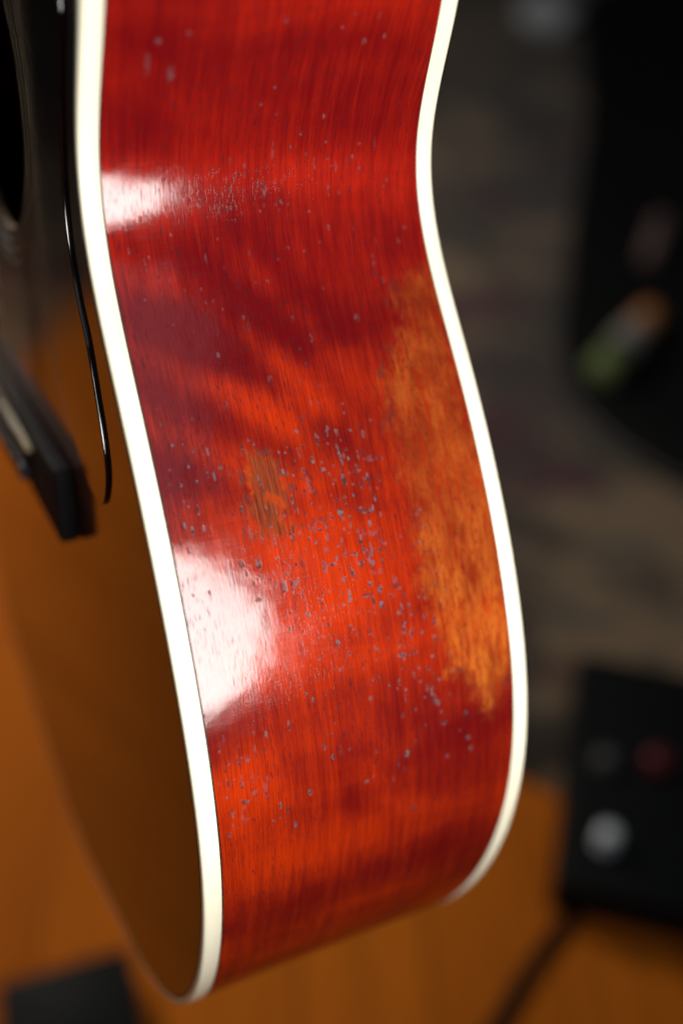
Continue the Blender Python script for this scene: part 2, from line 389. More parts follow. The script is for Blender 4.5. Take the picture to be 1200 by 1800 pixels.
WEAR = [(469.2, 113.9), (468.2, 104.7), (464.6, 99.1), (460.7, 96.1), (454.0, 99.7), (446.0, 94.5), (442.3, 91.0), (437.6, 86.4), (430.5, 83.7), (424.4, 86.8), (420.2, 83.7), (411.4, 85.8), (404.1, 85.1), (396.3, 86.9), (390.5, 87.9), (381.8, 85.0), (374.0, 86.5), (368.9, 84.0), (362.4, 87.7), (354.5, 89.0), (346.8, 88.9), (340.4, 91.3), (335.7, 86.8), (335.0, 92.8), (331.2, 95.7), (322.3, 98.4), (313.7, 102.5), (311.4, 106.6), (319.0, 110.1), (327.1, 114.8), (336.6, 117.8), (346.5, 118.1), (360.3, 118.2), (373.8, 118.6), (387.4, 118.0), (399.2, 116.8), (416.7, 115.2), (434.3, 114.0), (449.9, 113.8), (463.4, 114.1)]
CHIP = [(420.1, 34.7), (418.5, 38.9), (416.9, 43.2), (409.4, 45.3), (403.8, 46.9), (400.6, 45.3), (399.2, 43.1), (394.6, 44.0), (394.1, 46.7), (392.1, 43.4), (392.3, 37.8), (394.6, 30.9), (397.6, 33.4), (403.5, 30.0), (408.0, 33.8), (411.9, 31.9)]
SPECKS = [(416.0, 25.9, 0.47, 0.79, 1.0), (413.8, 28.7, 0.57, 0.6, 1.0), (420.8, 33.9, 0.86, 0.5, 1.0), (421.2, 37.8, 0.4, 0.3, 1.0), (421.5, 47.7, 0.44, 0.47, 1.0), (417.4, 45.3, 0.4, 0.41, 1.0), (416.8, 47.1, 0.4, 0.36, 1.0), (417.8, 53.6, 0.59, 0.42, 1.0), (422.8, 52.5, 0.69, 0.53, 1.0), (422.1, 62.9, 0.99, 0.54, 1.0), (420.7, 65.4, 0.7, 0.76, 1.0), (421.2, 73.2, 0.55, 0.61, 1.0), (410.7, 51.9, 0.98, 0.58, 1.0), (411.7, 49.2, 0.78, 0.37, 1.0), (410.6, 46.5, 0.68, 0.42, 1.0), (409.6, 48.2, 0.4, 0.31, 1.0), (404.3, 50.8, 0.88, 0.42, 1.0), (403.4, 54.2, 0.98, 0.8, 0.6), (402.4, 46.3, 1.45, 0.42, 1.0), (398.8, 46.3, 0.58, 0.42, 1.0), (397.2, 49.4, 0.48, 0.52, 1.0), (409.8, 58.4, 0.69, 1.07, 1.0), (407.9, 60.2, 0.69, 0.43, 1.0), (411.6, 65.3, 1.98, 0.33, 1.0), (411.7, 67.8, 0.9, 0.3, 1.0), (407.2, 70.2, 0.5, 1.1, 1.0), (404.3, 73.0, 1.75, 0.56, 1.0), (402.5, 70.3, 1.49, 0.33, 1.0), (413.1, 73.3, 0.9, 0.67, 0.7), (410.4, 75.6, 1.0, 2.23, 0.6), (404.7, 60.8, 0.4, 0.43, 1.0), (399.5, 61.1, 0.59, 1.3, 1.0), (395.7, 61.4, 1.08, 1.08, 1.0), (397.5, 64.0, 0.4, 0.44, 1.0), (393.8, 64.1, 0.49, 0.54, 1.0), (391.6, 63.9, 0.49, 0.54, 1.0), (400.0, 66.9, 0.69, 0.3, 1.0), (395.4, 68.1, 0.69, 1.65, 0.8), (394.1, 70.7, 0.8, 1.94, 0.8), (394.8, 72.6, 1.0, 0.33, 1.0), (394.7, 54.5, 0.98, 1.49, 0.6), (392.4, 50.9, 0.4, 0.37, 1.0), (391.7, 53.7, 0.49, 0.74, 1.0), (390.2, 61.6, 0.4, 0.33, 1.0), (391.2, 57.9, 0.4, 0.32, 1.0), (385.5, 58.4, 0.49, 0.54, 1.0), (385.4, 66.3, 0.69, 0.77, 1.0), (387.4, 68.1, 0.5, 0.88, 1.0), (387.4, 70.7, 1.0, 1.39, 0.6), (388.8, 66.1, 0.79, 0.38, 1.0), (391.8, 43.5, 1.16, 0.41, 1.0), (389.6, 49.4, 0.78, 0.32, 1.0), (391.7, 46.7, 0.97, 0.3, 1.0), (401.6, 27.1, 0.85, 0.4, 1.0), (403.0, 29.7, 0.85, 0.3, 1.0), (390.3, 27.8, 0.66, 0.5, 1.0), (386.4, 26.7, 1.04, 0.8, 1.0), (387.3, 26.1, 0.4, 0.79, 1.0), (386.8, 31.8, 0.47, 0.5, 1.0), (385.7, 38.1, 0.67, 0.51, 1.0), (383.9, 39.6, 0.43, 0.46, 1.0), (382.8, 43.5, 0.68, 0.57, 1.0), (388.1, 40.0, 0.4, 0.31, 1.0), (380.5, 40.0, 0.4, 0.31, 1.0), (381.4, 32.5, 0.43, 0.45, 1.0), (381.1, 30.5, 0.4, 0.4, 1.0), (380.2, 29.0, 0.85, 0.5, 1.0), (377.5, 35.6, 0.86, 0.36, 1.0), (377.1, 41.8, 0.58, 1.04, 1.0), (377.6, 43.0, 0.58, 0.83, 1.0), (378.3, 46.6, 0.4, 0.3, 1.0), (383.5, 27.4, 1.13, 0.3, 1.0), (374.9, 29.6, 0.57, 1.21, 1.0), (380.3, 55.3, 0.59, 1.82, 1.0), (378.5, 57.5, 0.49, 0.65, 1.0), (381.9, 57.1, 1.18, 0.3, 1.0), (381.7, 64.1, 0.69, 0.33, 1.0), (378.4, 65.1, 0.99, 1.21, 0.7), (377.6, 69.0, 0.8, 0.78, 0.8), (376.3, 61.6, 1.29, 0.87, 0.8), (374.5, 71.3, 0.8, 0.89, 0.8), (375.0, 58.2, 1.08, 0.87, 1.0), (371.5, 66.9, 0.9, 0.77, 1.0), (369.0, 69.9, 1.21, 1.0, 1.0), (368.3, 64.9, 0.7, 1.32, 1.0), (369.6, 59.3, 1.98, 0.33, 1.0), (367.9, 58.8, 0.5, 0.54, 1.0), (364.1, 69.6, 1.31, 0.78, 1.0), (360.3, 75.7, 0.71, 1.48, 1.0), (356.9, 76.6, 0.62, 0.69, 1.0), (367.1, 56.7, 0.5, 0.54, 1.0), (363.5, 61.1, 0.5, 0.3, 1.0), (369.0, 44.0, 0.68, 0.31, 1.0), (366.8, 44.7, 0.98, 0.3, 1.0), (372.9, 43.9, 0.4, 0.3, 1.0), (373.4, 42.4, 0.4, 0.3, 1.0), (370.8, 48.5, 0.59, 0.3, 1.0), (369.5, 49.6, 0.4, 0.3, 1.0), (369.0, 38.9, 0.4, 0.3, 1.0), (368.5, 37.4, 0.68, 0.3, 1.0), (369.6, 40.6, 0.4, 0.3, 1.0), (386.7, 70.9, 0.72, 1.1, 1.0), (381.5, 72.2, 0.72, 0.6, 1.0), (377.8, 68.8, 1.08, 1.0, 1.0), (374.6, 71.4, 0.9, 0.71, 1.0), (371.1, 67.3, 0.81, 0.5, 1.0), (369.3, 70.1, 1.27, 0.91, 1.0), (366.1, 73.4, 0.91, 1.22, 0.6), (364.1, 69.9, 1.18, 0.61, 1.0), (369.6, 75.9, 0.64, 0.51, 1.0), (368.0, 77.0, 0.46, 0.51, 1.0), (361.8, 79.0, 0.74, 0.72, 1.0), (360.3, 75.8, 0.64, 1.03, 1.0), (356.8, 76.7, 0.55, 0.52, 1.0), (349.8, 86.6, 0.57, 0.64, 1.0), (346.1, 78.9, 0.66, 0.94, 1.0), (346.4, 74.7, 0.75, 1.04, 1.0), (346.5, 73.3, 0.47, 1.03, 1.0), (343.2, 85.1, 0.57, 0.75, 1.0), (339.6, 82.9, 0.77, 0.75, 1.0), (340.5, 79.5, 0.4, 0.74, 1.0), (347.2, 65.1, 0.46, 0.51, 1.0), (349.0, 68.4, 0.4, 0.36, 1.0), (337.8, 72.1, 1.15, 0.52, 1.0), (336.0, 79.5, 0.58, 0.64, 1.0), (338.0, 68.4, 0.4, 0.41, 1.0), (334.8, 73.9, 0.48, 0.52, 1.0), (341.1, 65.1, 0.66, 0.41, 1.0), (333.1, 81.9, 1.47, 0.54, 0.7), (330.1, 80.7, 0.5, 0.54, 1.0), (327.3, 85.2, 0.91, 0.76, 1.0), (323.7, 86.3, 1.02, 0.44, 1.0), (319.2, 87.2, 0.73, 1.11, 1.0), (320.2, 95.4, 0.84, 0.79, 1.0), (310.9, 95.6, 0.88, 0.81, 0.8), (314.7, 93.1, 0.49, 0.51, 0.8), (306.7, 97.3, 1.02, 0.82, 0.8), (326.9, 76.9, 0.7, 0.43, 0.8), (385.2, 89.3, 0.4, 0.42, 1.0), (376.1, 91.5, 0.55, 0.32, 1.0), (377.7, 88.0, 0.4, 0.31, 1.0), (390.9, 89.1, 0.4, 0.37, 1.0), (354.2, 87.3, 0.4, 0.42, 1.0), (352.3, 82.3, 0.94, 0.42, 0.7), (353.9, 79.6, 0.4, 0.42, 1.0), (364.0, 93.6, 0.4, 0.43, 1.0), (334.8, 86.8, 0.49, 0.76, 1.0), (514.2, 68.1, 0.88, 0.32, 1.0), (519.1, 74.9, 1.05, 0.3, 1.0), (510.9, 76.9, 0.59, 0.33, 1.0), (503.5, 79.1, 0.43, 0.33, 1.0), (506.1, 77.7, 0.87, 0.41, 1.0), (506.0, 86.4, 0.73, 0.5, 1.0), (504.6, 84.9, 1.16, 0.34, 1.0), (501.8, 89.2, 1.02, 0.51, 1.0), (496.4, 78.3, 2.15, 0.41, 1.0), (485.2, 77.4, 1.16, 0.5, 1.0), (478.3, 68.1, 0.4, 0.41, 1.0), (466.3, 71.9, 0.75, 0.41, 1.0), (468.5, 91.2, 1.06, 0.51, 1.0), (466.7, 93.9, 0.92, 0.52, 1.0), (473.1, 91.7, 2.27, 0.34, 1.0), (497.8, 56.6, 2.09, 0.31, 1.0), (493.6, 61.9, 0.98, 0.4, 1.0), (499.2, 45.4, 2.06, 0.3, 1.0), (508.9, 59.2, 2.85, 0.31, 1.0), (507.6, 70.4, 0.4, 0.32, 1.0), (504.6, 73.3, 2.15, 0.33, 1.0), (522.7, 100.3, 0.63, 0.42, 1.0), (495.8, 97.9, 0.4, 0.35, 1.0), (482.7, 104.8, 0.75, 0.71, 1.0), (478.7, 102.0, 1.06, 0.7, 1.0), (455.5, 81.7, 1.52, 1.0, 0.7), (457.0, 44.3, 1.45, 0.38, 1.0), (459.7, 43.8, 0.4, 0.38, 1.0), (470.5, 50.1, 0.72, 0.39, 1.0), (457.8, 59.7, 1.18, 0.47, 1.0), (547.1, 71.5, 0.4, 0.37, 1.0), (546.7, 74.9, 0.4, 0.38, 1.0), (550.5, 78.2, 0.55, 0.6, 1.0), (542.4, 82.9, 1.02, 0.78, 0.7), (549.8, 85.9, 1.38, 0.38, 0.8), (544.1, 89.0, 0.72, 0.39, 1.0), (549.2, 57.2, 1.34, 0.36, 1.0), (523.7, 53.8, 0.59, 0.3, 1.0), (528.7, 57.4, 0.59, 0.3, 1.0), (502.8, 25.1, 0.64, 0.68, 1.0), (507.4, 45.4, 1.14, 0.3, 1.0), (505.5, 50.1, 0.76, 0.3, 1.0), (502.5, 48.6, 0.75, 0.3, 1.0), (497.5, 56.3, 1.71, 0.3, 1.0), (499.5, 55.6, 0.66, 0.3, 1.0), (499.7, 59.9, 0.57, 0.3, 1.0), (500.3, 58.3, 0.4, 0.3, 1.0), (498.5, 45.3, 1.22, 0.3, 1.0), (497.3, 42.6, 0.65, 0.3, 1.0), (495.0, 34.5, 0.4, 0.3, 1.0), (496.5, 32.6, 0.4, 0.3, 1.0), (496.5, 29.9, 0.4, 0.3, 1.0), (496.1, 35.4, 0.4, 0.3, 1.0), (496.2, 37.4, 0.4, 0.3, 1.0), (492.5, 43.0, 0.4, 0.3, 1.0), (489.5, 46.1, 0.57, 0.31, 1.0), (493.1, 44.9, 0.47, 0.3, 1.0), (492.0, 40.4, 0.4, 0.3, 1.0), (493.9, 39.8, 0.4, 0.3, 1.0), (486.9, 25.5, 0.41, 0.35, 1.0), (483.2, 25.2, 0.56, 0.3, 1.0), (482.8, 35.1, 0.4, 0.3, 1.0), (479.7, 16.2, 1.11, 0.48, 1.0), (481.0, 17.7, 0.4, 0.39, 1.0), (478.2, 22.4, 1.03, 0.34, 1.0), (477.6, 16.3, 0.65, 0.34, 1.0), (475.3, 18.1, 0.4, 0.3, 1.0), (474.9, 19.8, 0.4, 0.3, 1.0), (473.9, 22.8, 0.75, 0.3, 1.0), (470.3, 26.9, 0.4, 0.3, 1.0), (470.2, 32.1, 0.58, 0.3, 1.0), (466.0, 32.7, 0.58, 0.3, 1.0), (466.0, 35.2, 0.4, 0.3, 1.0), (463.4, 37.5, 0.59, 0.3, 1.0), (465.2, 11.4, 0.47, 0.38, 1.0), (468.8, 14.2, 0.47, 0.3, 1.0), (470.1, 19.8, 0.57, 0.3, 1.0), (460.2, 19.5, 0.76, 0.3, 1.0), (460.4, 21.3, 0.4, 0.3, 1.0), (457.5, 27.2, 0.4, 0.3, 1.0), (460.2, 43.7, 0.59, 0.31, 1.0), (457.3, 44.6, 1.09, 0.3, 1.0), (477.5, 50.7, 0.68, 0.53, 0.7), (470.6, 49.9, 0.49, 0.32, 1.0), (470.2, 53.9, 0.79, 0.43, 0.7), (476.0, 40.6, 0.96, 0.3, 1.0), (493.1, 61.7, 0.76, 0.3, 1.0), (493.2, 64.2, 0.48, 0.33, 1.0), (493.2, 60.1, 0.4, 0.3, 1.0), (503.6, 54.0, 0.4, 0.3, 1.0), (483.4, 12.2, 0.91, 0.48, 0.7), (492.2, 17.1, 0.81, 0.58, 0.6), (462.9, 9.2, 0.66, 0.3, 1.0), (436.8, 10.7, 0.88, 0.45, 1.0), (431.9, 10.8, 1.1, 0.3, 1.0), (437.1, 8.2, 0.4, 0.3, 1.0), (449.5, 33.0, 1.15, 0.35, 1.0), (434.4, 31.8, 0.91, 0.82, 1.0), (431.2, 20.6, 1.67, 0.3, 1.0), (424.7, 16.2, 0.66, 0.34, 1.0), (418.1, 16.4, 0.77, 0.3, 1.0), (421.5, 23.1, 1.67, 0.3, 1.0), (413.9, 23.5, 1.66, 0.3, 1.0), (416.1, 26.1, 0.56, 0.81, 1.0), (420.6, 21.7, 0.44, 0.3, 1.0), (413.2, 18.0, 0.44, 0.3, 1.0), (404.9, 16.5, 1.64, 0.3, 1.0), (407.9, 12.8, 0.65, 0.3, 1.0), (401.1, 11.6, 1.09, 0.34, 1.0), (413.6, 9.6, 0.44, 0.3, 1.0), (413.0, 13.0, 0.55, 0.34, 1.0), (406.3, 13.9, 0.55, 0.34, 1.0), (399.2, 13.5, 1.42, 0.45, 1.0), (399.1, 17.0, 1.1, 0.3, 1.0), (396.1, 9.4, 1.08, 0.3, 1.0), (393.4, 11.4, 0.54, 0.3, 1.0), (418.0, 10.6, 0.4, 0.3, 1.0), (422.5, 18.9, 0.44, 0.3, 1.0), (414.9, 21.6, 1.0, 0.3, 1.0), (425.0, 13.0, 0.44, 0.3, 1.0), (380.7, 10.0, 0.4, 0.3, 1.0), (380.4, 15.1, 0.88, 0.3, 1.0), (545.6, 29.4, 0.95, 0.8, 1.0), (543.3, 21.1, 0.8, 0.78, 1.0), (536.4, 18.6, 3.62, 0.95, 0.7), (533.7, 25.5, 2.69, 1.14, 0.7), (327.0, 85.4, 0.99, 0.85, 1.0), (319.4, 87.0, 0.82, 1.08, 1.0), (320.6, 95.4, 0.82, 0.77, 1.0), (311.3, 96.2, 1.08, 0.9, 0.8), (306.4, 87.6, 1.1, 0.89, 0.7), (324.0, 43.5, 1.33, 0.58, 1.0), (340.3, 41.6, 0.9, 0.38, 1.0), (342.7, 39.6, 0.53, 0.37, 1.0), (333.9, 24.9, 1.79, 0.36, 1.0), (334.4, 32.6, 1.8, 0.3, 1.0), (329.0, 23.8, 1.09, 0.45, 1.0), (335.0, 20.9, 1.06, 0.54, 1.0), (308.1, 14.5, 3.0, 0.55, 0.7), (313.8, 15.5, 0.97, 0.45, 1.0), (319.7, 46.1, 1.36, 0.49, 1.0), (309.9, 37.3, 1.42, 0.58, 1.0), (308.8, 27.0, 1.42, 0.47, 1.0), (299.6, 31.8, 1.53, 0.49, 1.0), (303.5, 24.2, 1.05, 0.76, 0.8), (306.0, 29.2, 1.45, 0.57, 0.8)]
rs_ = random.Random(11)
for cs, cy, ss_, sy_, n_ in ((402, 60, 14, 9, 45), (372, 66, 16, 9, 60), (345, 80, 16, 8, 36), (425, 64, 14, 9, 26), (385, 42, 18, 9, 34), (330, 60, 22, 16, 26), (500, 60, 12, 22, 26), (320, 14, 9, 6, 45)):
    for _ in range(n_):
        k_ = rs_.random()
        SPECKS.append((rs_.gauss(cs, ss_), rs_.gauss(cy, sy_), 0.5 + 2.2 * k_ ** 3, 0.28 + 0.7 * rs_.random() ** 3, rs_.uniform(0.35, 1.0)))
wear = poly_sd(WEAR, SS, Y); wear = wear - np.clip((345 - SS) / 30, 0, 1.2) * 5.0; chip = poly_sd(CHIP, SS, Y)
speck = np.zeros(SS.shape); speck_a = np.zeros(SS.shape)
rows = np.arange(len(S_ALL))
for (s, y, rs, ry, a) in SPECKS:
    r0 = rows[np.abs(S_ALL - s) < rs * 2.2 + 1]
    if len(r0) == 0: continue
    sl = slice(r0[0], r0[-1] + 1)
    f = np.clip(1.42 - np.sqrt(((SS[sl] - s) / max(rs * .95, .55)) ** 2 + ((Y[sl] - y) / max(ry * .95, .42)) ** 2), 0, 1)
    better = f > speck[sl]
    speck_a[sl] = np.where(better, random.uniform(0.4, 0.95) * a * (1.0 if s < 428 else 0.6), speck_a[sl]); speck[sl] = np.maximum(speck[sl], f)
wsun = np.clip((400 - SS) / 60, 0, 1)
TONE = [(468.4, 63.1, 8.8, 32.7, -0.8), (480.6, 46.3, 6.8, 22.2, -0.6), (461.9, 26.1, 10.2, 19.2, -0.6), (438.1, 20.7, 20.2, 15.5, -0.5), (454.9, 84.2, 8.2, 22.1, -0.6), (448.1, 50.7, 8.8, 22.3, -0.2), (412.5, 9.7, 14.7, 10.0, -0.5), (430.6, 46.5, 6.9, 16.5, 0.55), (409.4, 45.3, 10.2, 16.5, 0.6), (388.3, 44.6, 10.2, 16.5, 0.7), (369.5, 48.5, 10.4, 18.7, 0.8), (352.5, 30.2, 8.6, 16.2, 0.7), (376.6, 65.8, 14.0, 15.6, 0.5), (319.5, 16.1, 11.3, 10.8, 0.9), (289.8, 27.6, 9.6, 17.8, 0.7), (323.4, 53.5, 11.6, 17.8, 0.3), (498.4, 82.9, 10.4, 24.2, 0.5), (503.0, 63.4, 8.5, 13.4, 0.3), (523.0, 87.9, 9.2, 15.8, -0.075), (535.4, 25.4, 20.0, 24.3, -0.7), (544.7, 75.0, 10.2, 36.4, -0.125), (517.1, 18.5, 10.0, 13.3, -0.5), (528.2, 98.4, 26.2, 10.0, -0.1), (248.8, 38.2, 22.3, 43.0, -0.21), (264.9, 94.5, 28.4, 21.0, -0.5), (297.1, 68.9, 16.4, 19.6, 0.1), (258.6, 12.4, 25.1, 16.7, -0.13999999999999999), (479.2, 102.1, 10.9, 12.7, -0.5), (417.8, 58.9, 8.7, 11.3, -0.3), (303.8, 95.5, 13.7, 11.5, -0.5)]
tone = np.zeros(SS.shape)          # figure of this board, plus light falloff painted into its colour
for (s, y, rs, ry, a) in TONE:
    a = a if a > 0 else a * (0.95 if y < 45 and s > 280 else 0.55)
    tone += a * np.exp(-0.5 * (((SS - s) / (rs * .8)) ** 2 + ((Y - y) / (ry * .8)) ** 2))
q_ = 0.80 * SS + 0.60 * Y          # dark and bright bands running diagonally over the upper bout
diag_bands = np.sin(2 * math.pi * (q_ / 16.0 + 0.16 * np.sin(Y / 11.0 + 1.0) + 0.35 * np.sin(SS / 29.0)))
tone += 0.55 * diag_bands * np.exp(-0.5 * (((SS - 446) / 26) ** 2 + ((Y - 34) / 26) ** 2))
tone += 0.08 * diag_bands * np.exp(-0.5 * (((SS - 300) / 24) ** 2 + ((Y - 40) / 30) ** 2))
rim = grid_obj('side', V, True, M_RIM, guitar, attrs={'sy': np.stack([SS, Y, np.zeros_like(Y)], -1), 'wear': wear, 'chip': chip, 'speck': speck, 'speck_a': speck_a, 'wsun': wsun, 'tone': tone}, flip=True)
rim['label'] = 'cherry red mahogany side with worn orange patch and flaked lacquer'

# bindings, purfling: swept sections (outward offset, depth)
S_B = np.concatenate([np.arange(0, 150, 3), np.arange(150, 610, 1.2), np.arange(610, TOTAL - 1, 3)])
PB, NB = at_s(S_B); DB = depth(PB[:, 1])
def sweep(name, sec, mat, back=False, closed=True):
    """sec: (outward, y) pairs; y counted from the front, or from the back towards the front"""
    sec = np.array(sec); k = len(sec)
    o = sec[:, 0][None]; y = sec[:, 1][None] * np.ones((len(PB), 1))
    if back: y = DB[:, None] - y
    x = PB[:, 0:1] + NB[:, 0:1] * o; z = PB[:, 1:2] + NB[:, 1:2] * o
    return grid_obj(name, np.stack([x, y, z], -1), True, mat, guitar, flip=back, closed_v=closed)
def arc(cx, cy, r, a0, a1, n=6): return [(cx + r * math.cos(math.radians(a0 + (a1 - a0) * i / n)), cy + r * math.sin(math.radians(a0 + (a1 - a0) * i / n))) for i in range(n + 1)]
R_ = 1.1
sec_f = [(-INS, 1.5), (-INS, 0.0)] + arc(0.06 - R_, R_, R_, -90, 0) + [(0.06, HB - 0.45), (-0.25, HB - 0.25), (-1.5, HB - 0.25)]
fb = sweep('front_binding', sec_f[::-1], M_BIND)
R_ = 1.3
sec_b = [(-3.0, 1.5), (-3.0, -0.3)] + arc(0.06 - R_, R_, R_, -90, 0) + [(0.06, HB2 - 0.30), (-0.2, HB2 - 0.15), (-1.5, HB2 - 0.15)]
sweep('back_binding', sec_b[::-1], M_BIND, back=True)
sweep('glue_line', [(-0.9, HB - 0.35), (0.015, HB - 0.35), (0.015, HB + 0.16), (-0.9, HB + 0.16)], M_BLACKLINE)
sweep('glue_line', [(-0.9, HB2 - 0.2), (-0.03, HB2 - 0.2), (-0.03, HB2 + 0.05), (-0.9, HB2 + 0.05)][::-1], M_BLACKLINE, back=True)
def ring(name, o0, o1, yy, mat): return sweep(name, [(o0, yy), (o0, yy + 0.8), (o1, yy + 0.8), (o1, yy)], mat)
ring('purfling', -INS - 0.50, -INS - 0.02, 0.02, M_BLACKLINE)
ring('purfling', -INS - 0.80, -INS - 0.52, 0.05, M_IVORYLINE)
ring('purfling', -INS - 1.40, -INS - 0.82, 0.02, M_BLACKLINE)

# soundboard with the sound hole
S_T = np.arange(0, TOTAL - 1, 3.0); PT, NT_ = at_s(S_T); ET = PT - NT_ * (INS + 1.42)
HC = np.array([0.0, 366.0]); HR = 50.0
def board(name, r_in, yfun, mat, npts=46):
    dv = ET - HC; dist = np.linalg.norm(dv, axis=1); u = dv / dist[:, None]
    k = np.linspace(0, 1, npts)[None, :]
    rad = dist[:, None] * (1 - k) + r_in * k
    X = HC[None, None] + u[:, None] * rad[..., None]
    ed = np.min(np.linalg.norm(X.reshape(-1, 1, 2) - PT[None, ::3], axis=2), axis=1).reshape(X.shape[:2])
    VV = np.stack([X[..., 0], yfun(X[..., 1], ed), X[..., 1]], -1)
    return grid_obj(name, VV, True, mat, guitar, attrs={'xz': np.stack([X[..., 0], X[..., 1], 0 * ed], -1), 'edge': ed, 'zz': X[..., 1]}, flip=True)
board('soundboard', HR, lambda z, e: 0.06 + 0 * z, M_TOP)
board('inner_top', HR, lambda z, e: 3.0 + 0 * z, M_INSIDE)
back = board('back', 1.0, lambda z, e: depth(z) + 0.05 + np.minimum(e, 120) * 0.03, M_MAHOG)
lathe('hole_edge', [(HR, 0.06), (HR, 3.0)], 96, M_INSIDE, guitar, Matrix.Translation((0, 0, 366)) @ Matrix.Rotation(-math.pi / 2, 4, 'X'), caps=False)
def flat_ring(name, r0, r1, yy, mat):
    a = np.linspace(0, 2 * math.pi, 128, endpoint=False)
    V = np.stack([np.stack([np.cos(a) * r, 0 * a + yv, 366 + np.sin(a) * r], -1) for r, yv in ((r0, 0.2), (r0, yy), (r1, yy), (r1, 0.2))], 1)
    return grid_obj(name, V, True, mat, guitar, closed_v=True)
flat_ring('rosette', 54.0, 55.0, 0.0, M_ROSETTE); flat_ring('rosette', 57.5, 59.5, 0.0, M_ROSETTE); flat_ring('rosette', 62.0, 63.0, 0.0, M_ROSETTE)

# pickguard: bevelled plate whose outer edge follows the waist
PG = [(118.2, 399.3), (114.3, 390.7), (109.6, 380.1), (105.6, 364.2), (102.7, 347.6), (103.7, 333.4), (109.3, 318.2), (115.9, 307.6), (121.3, 292.9), (125.9, 279.5), (127.4, 268.4), (124.2, 258.8), (118.5, 252.3), (110, 250.5), (98, 254), (84, 264), (66, 282), (52, 298), (42, 312), (53, 322), (61.5, 340), (64.5, 366), (62, 388), (55, 404), (44, 418), (34, 426), (36, 445), (60, 447), (88, 440), (108, 424), (117, 410)]
def smooth_closed(pts, n):
    P = np.array(pts); N = len(P); out = []
    for i in range(N):
        p0, p1, p2, p3 = P[i - 1], P[i], P[(i + 1) % N], P[(i + 2) % N]
        for t in np.linspace(0, 1, n, endpoint=False):
            out.append(0.5 * (2 * p1 + (p2 - p0) * t + (2 * p0 - 5 * p1 + 4 * p2 - p3) * t * t + (3 * p1 - p0 - 3 * p2 + p3) * t**3))
    return np.array(out)
pg = smooth_closed(PG, 6); tg = np.roll(pg, -1, 0) - np.roll(pg, 1, 0); tg /= np.linalg.norm(tg, axis=1)[:, None]
pn = np.stack([tg[:, 1], -tg[:, 0]], 1)
if np.mean(np.sum(pn * (pg - pg.mean(0)), 1)) < 0: pn = -pn
Vp = []
for off, yy in ((0, 0.02), (0, -0.05), (0, -0.85), (-0.01, -0.88), (-0.04, -0.95), (-0.12, -1.0), (-0.25, -1.02), (-1.0, -1.02)):
    q = pg + pn * off; Vp.append(np.stack([q[:, 0], np.full(len(q), yy), q[:, 1]], 1))
nP = len(pg); Fp = []
for j in range(7):
    for i in range(nP):
        i2 = (i + 1) % nP; Fp.append((j * nP + i, j * nP + i2, (j + 1) * nP + i2, (j + 1) * nP + i))
Fp.append(tuple(7 * nP + i for i in range(nP)))
Vp = np.vstack(Vp)
guard = mesh_obj('pickguard', Vp, Fp, M_GUARD, guitar)
guard.data.attributes.new('xz', 'FLOAT_VECTOR', 'POINT').data.foreach_set('vector', np.stack([Vp[:, 0], Vp[:, 2], 0 * Vp[:, 0]], 1).astype(np.float32).ravel())
guard.data.polygons[-1].use_smooth = False
bmg = bmesh.new(); bmg.from_mesh(guard.data); bmesh.ops.recalc_face_normals(bmg, faces=bmg.faces); bmg.to_mesh(guard.data); bmg.free()

# bridge
bridge = bevel_box('bridge', (152, 7.2, 30), (0, -3.5, 231), M_ROSE, guitar, bev=1.6, seg=3)
bevel_box('saddle', (74, 6, 3), (2, -6.6, 239), M_BONE, bridge, bev=1.0, seg=3)
for i in range(6):
    x = -27.5 + 11 * i
    lathe('bridge_pin', [(2.3, -1), (2.6, 0.4), (3.6, 1.0), (3.9, 2.4), (3.3, 3.9), (1.6, 4.7)], 16, M_PIN, bridge, Matrix.Translation((x, -7.0, 225)) @ Matrix.Rotation(math.pi / 2, 4, 'X'))
    x1 = -18 + 7.2 * i
    tube('string', [(x, -7.2, 227), (x, -9.7, 239), (x * 0.86 + x1 * 0.14, -9.8, 330), (x * .4 + x1 * .6, -9.5, 600), (x1, -9.0, 868)], 0.62 - 0.09 * i, M_STEEL, guitar, seg=6)

# neck, fretboard and headstock (above the frame)
def loft(name, secs, mat, parent):
    V = np.array(secs, float); o = grid_obj(name, V, False, mat, parent, closed_v=True)
    return o
def neck_sec(z, w, dpt): return [(w * math.cos(a), -0.5 + dpt * max(0, math.sin(a)), z) for a in np.linspace(0, math.pi, 14)]
loft('neck', [neck_sec(z, w, d) for z, w, d in ((516.5, 29, 60), (524, 28.5, 48), (545, 28, 28), (580, 27.5, 23), (700, 25, 21.5), (868, 21.5, 20))], M_MAHOG, guitar)
fb_ = bevel_box('fretboard', (55, 6, 470), (0, -4.2, 634), M_ROSE, guitar, bev=0.8, seg=2)
for k in range(1, 20):
    zf = 868 - 628 * (1 - 2 ** (-k / 12))
    bevel_box('fret', (53, 1.2, 2), (0, -7.5, zf), M_NICKEL, fb_, bev=0.3, seg=1)
bevel_box('nut', (44, 8, 5), (0, -4.5, 871.5), M_BONE, guitar, bev=0.8, seg=2)
head = bevel_box('headstock', (72, 15, 175), (0, 6.5, 962), M_MAHOG, guitar, bev=3, seg=3)
for sx in (-1, 1):
    for k in range(3):
        lathe('tuner', [(3, -4), (3, 4), (4.5, 5), (9, 10), (9, 17), (6, 20)], 14, M_NICKEL, head, Matrix.Translation((sx * 36, 9, 905 + 48 * k)) @ Matrix.Rotation(sx * math.pi / 2, 4, 'Y'))

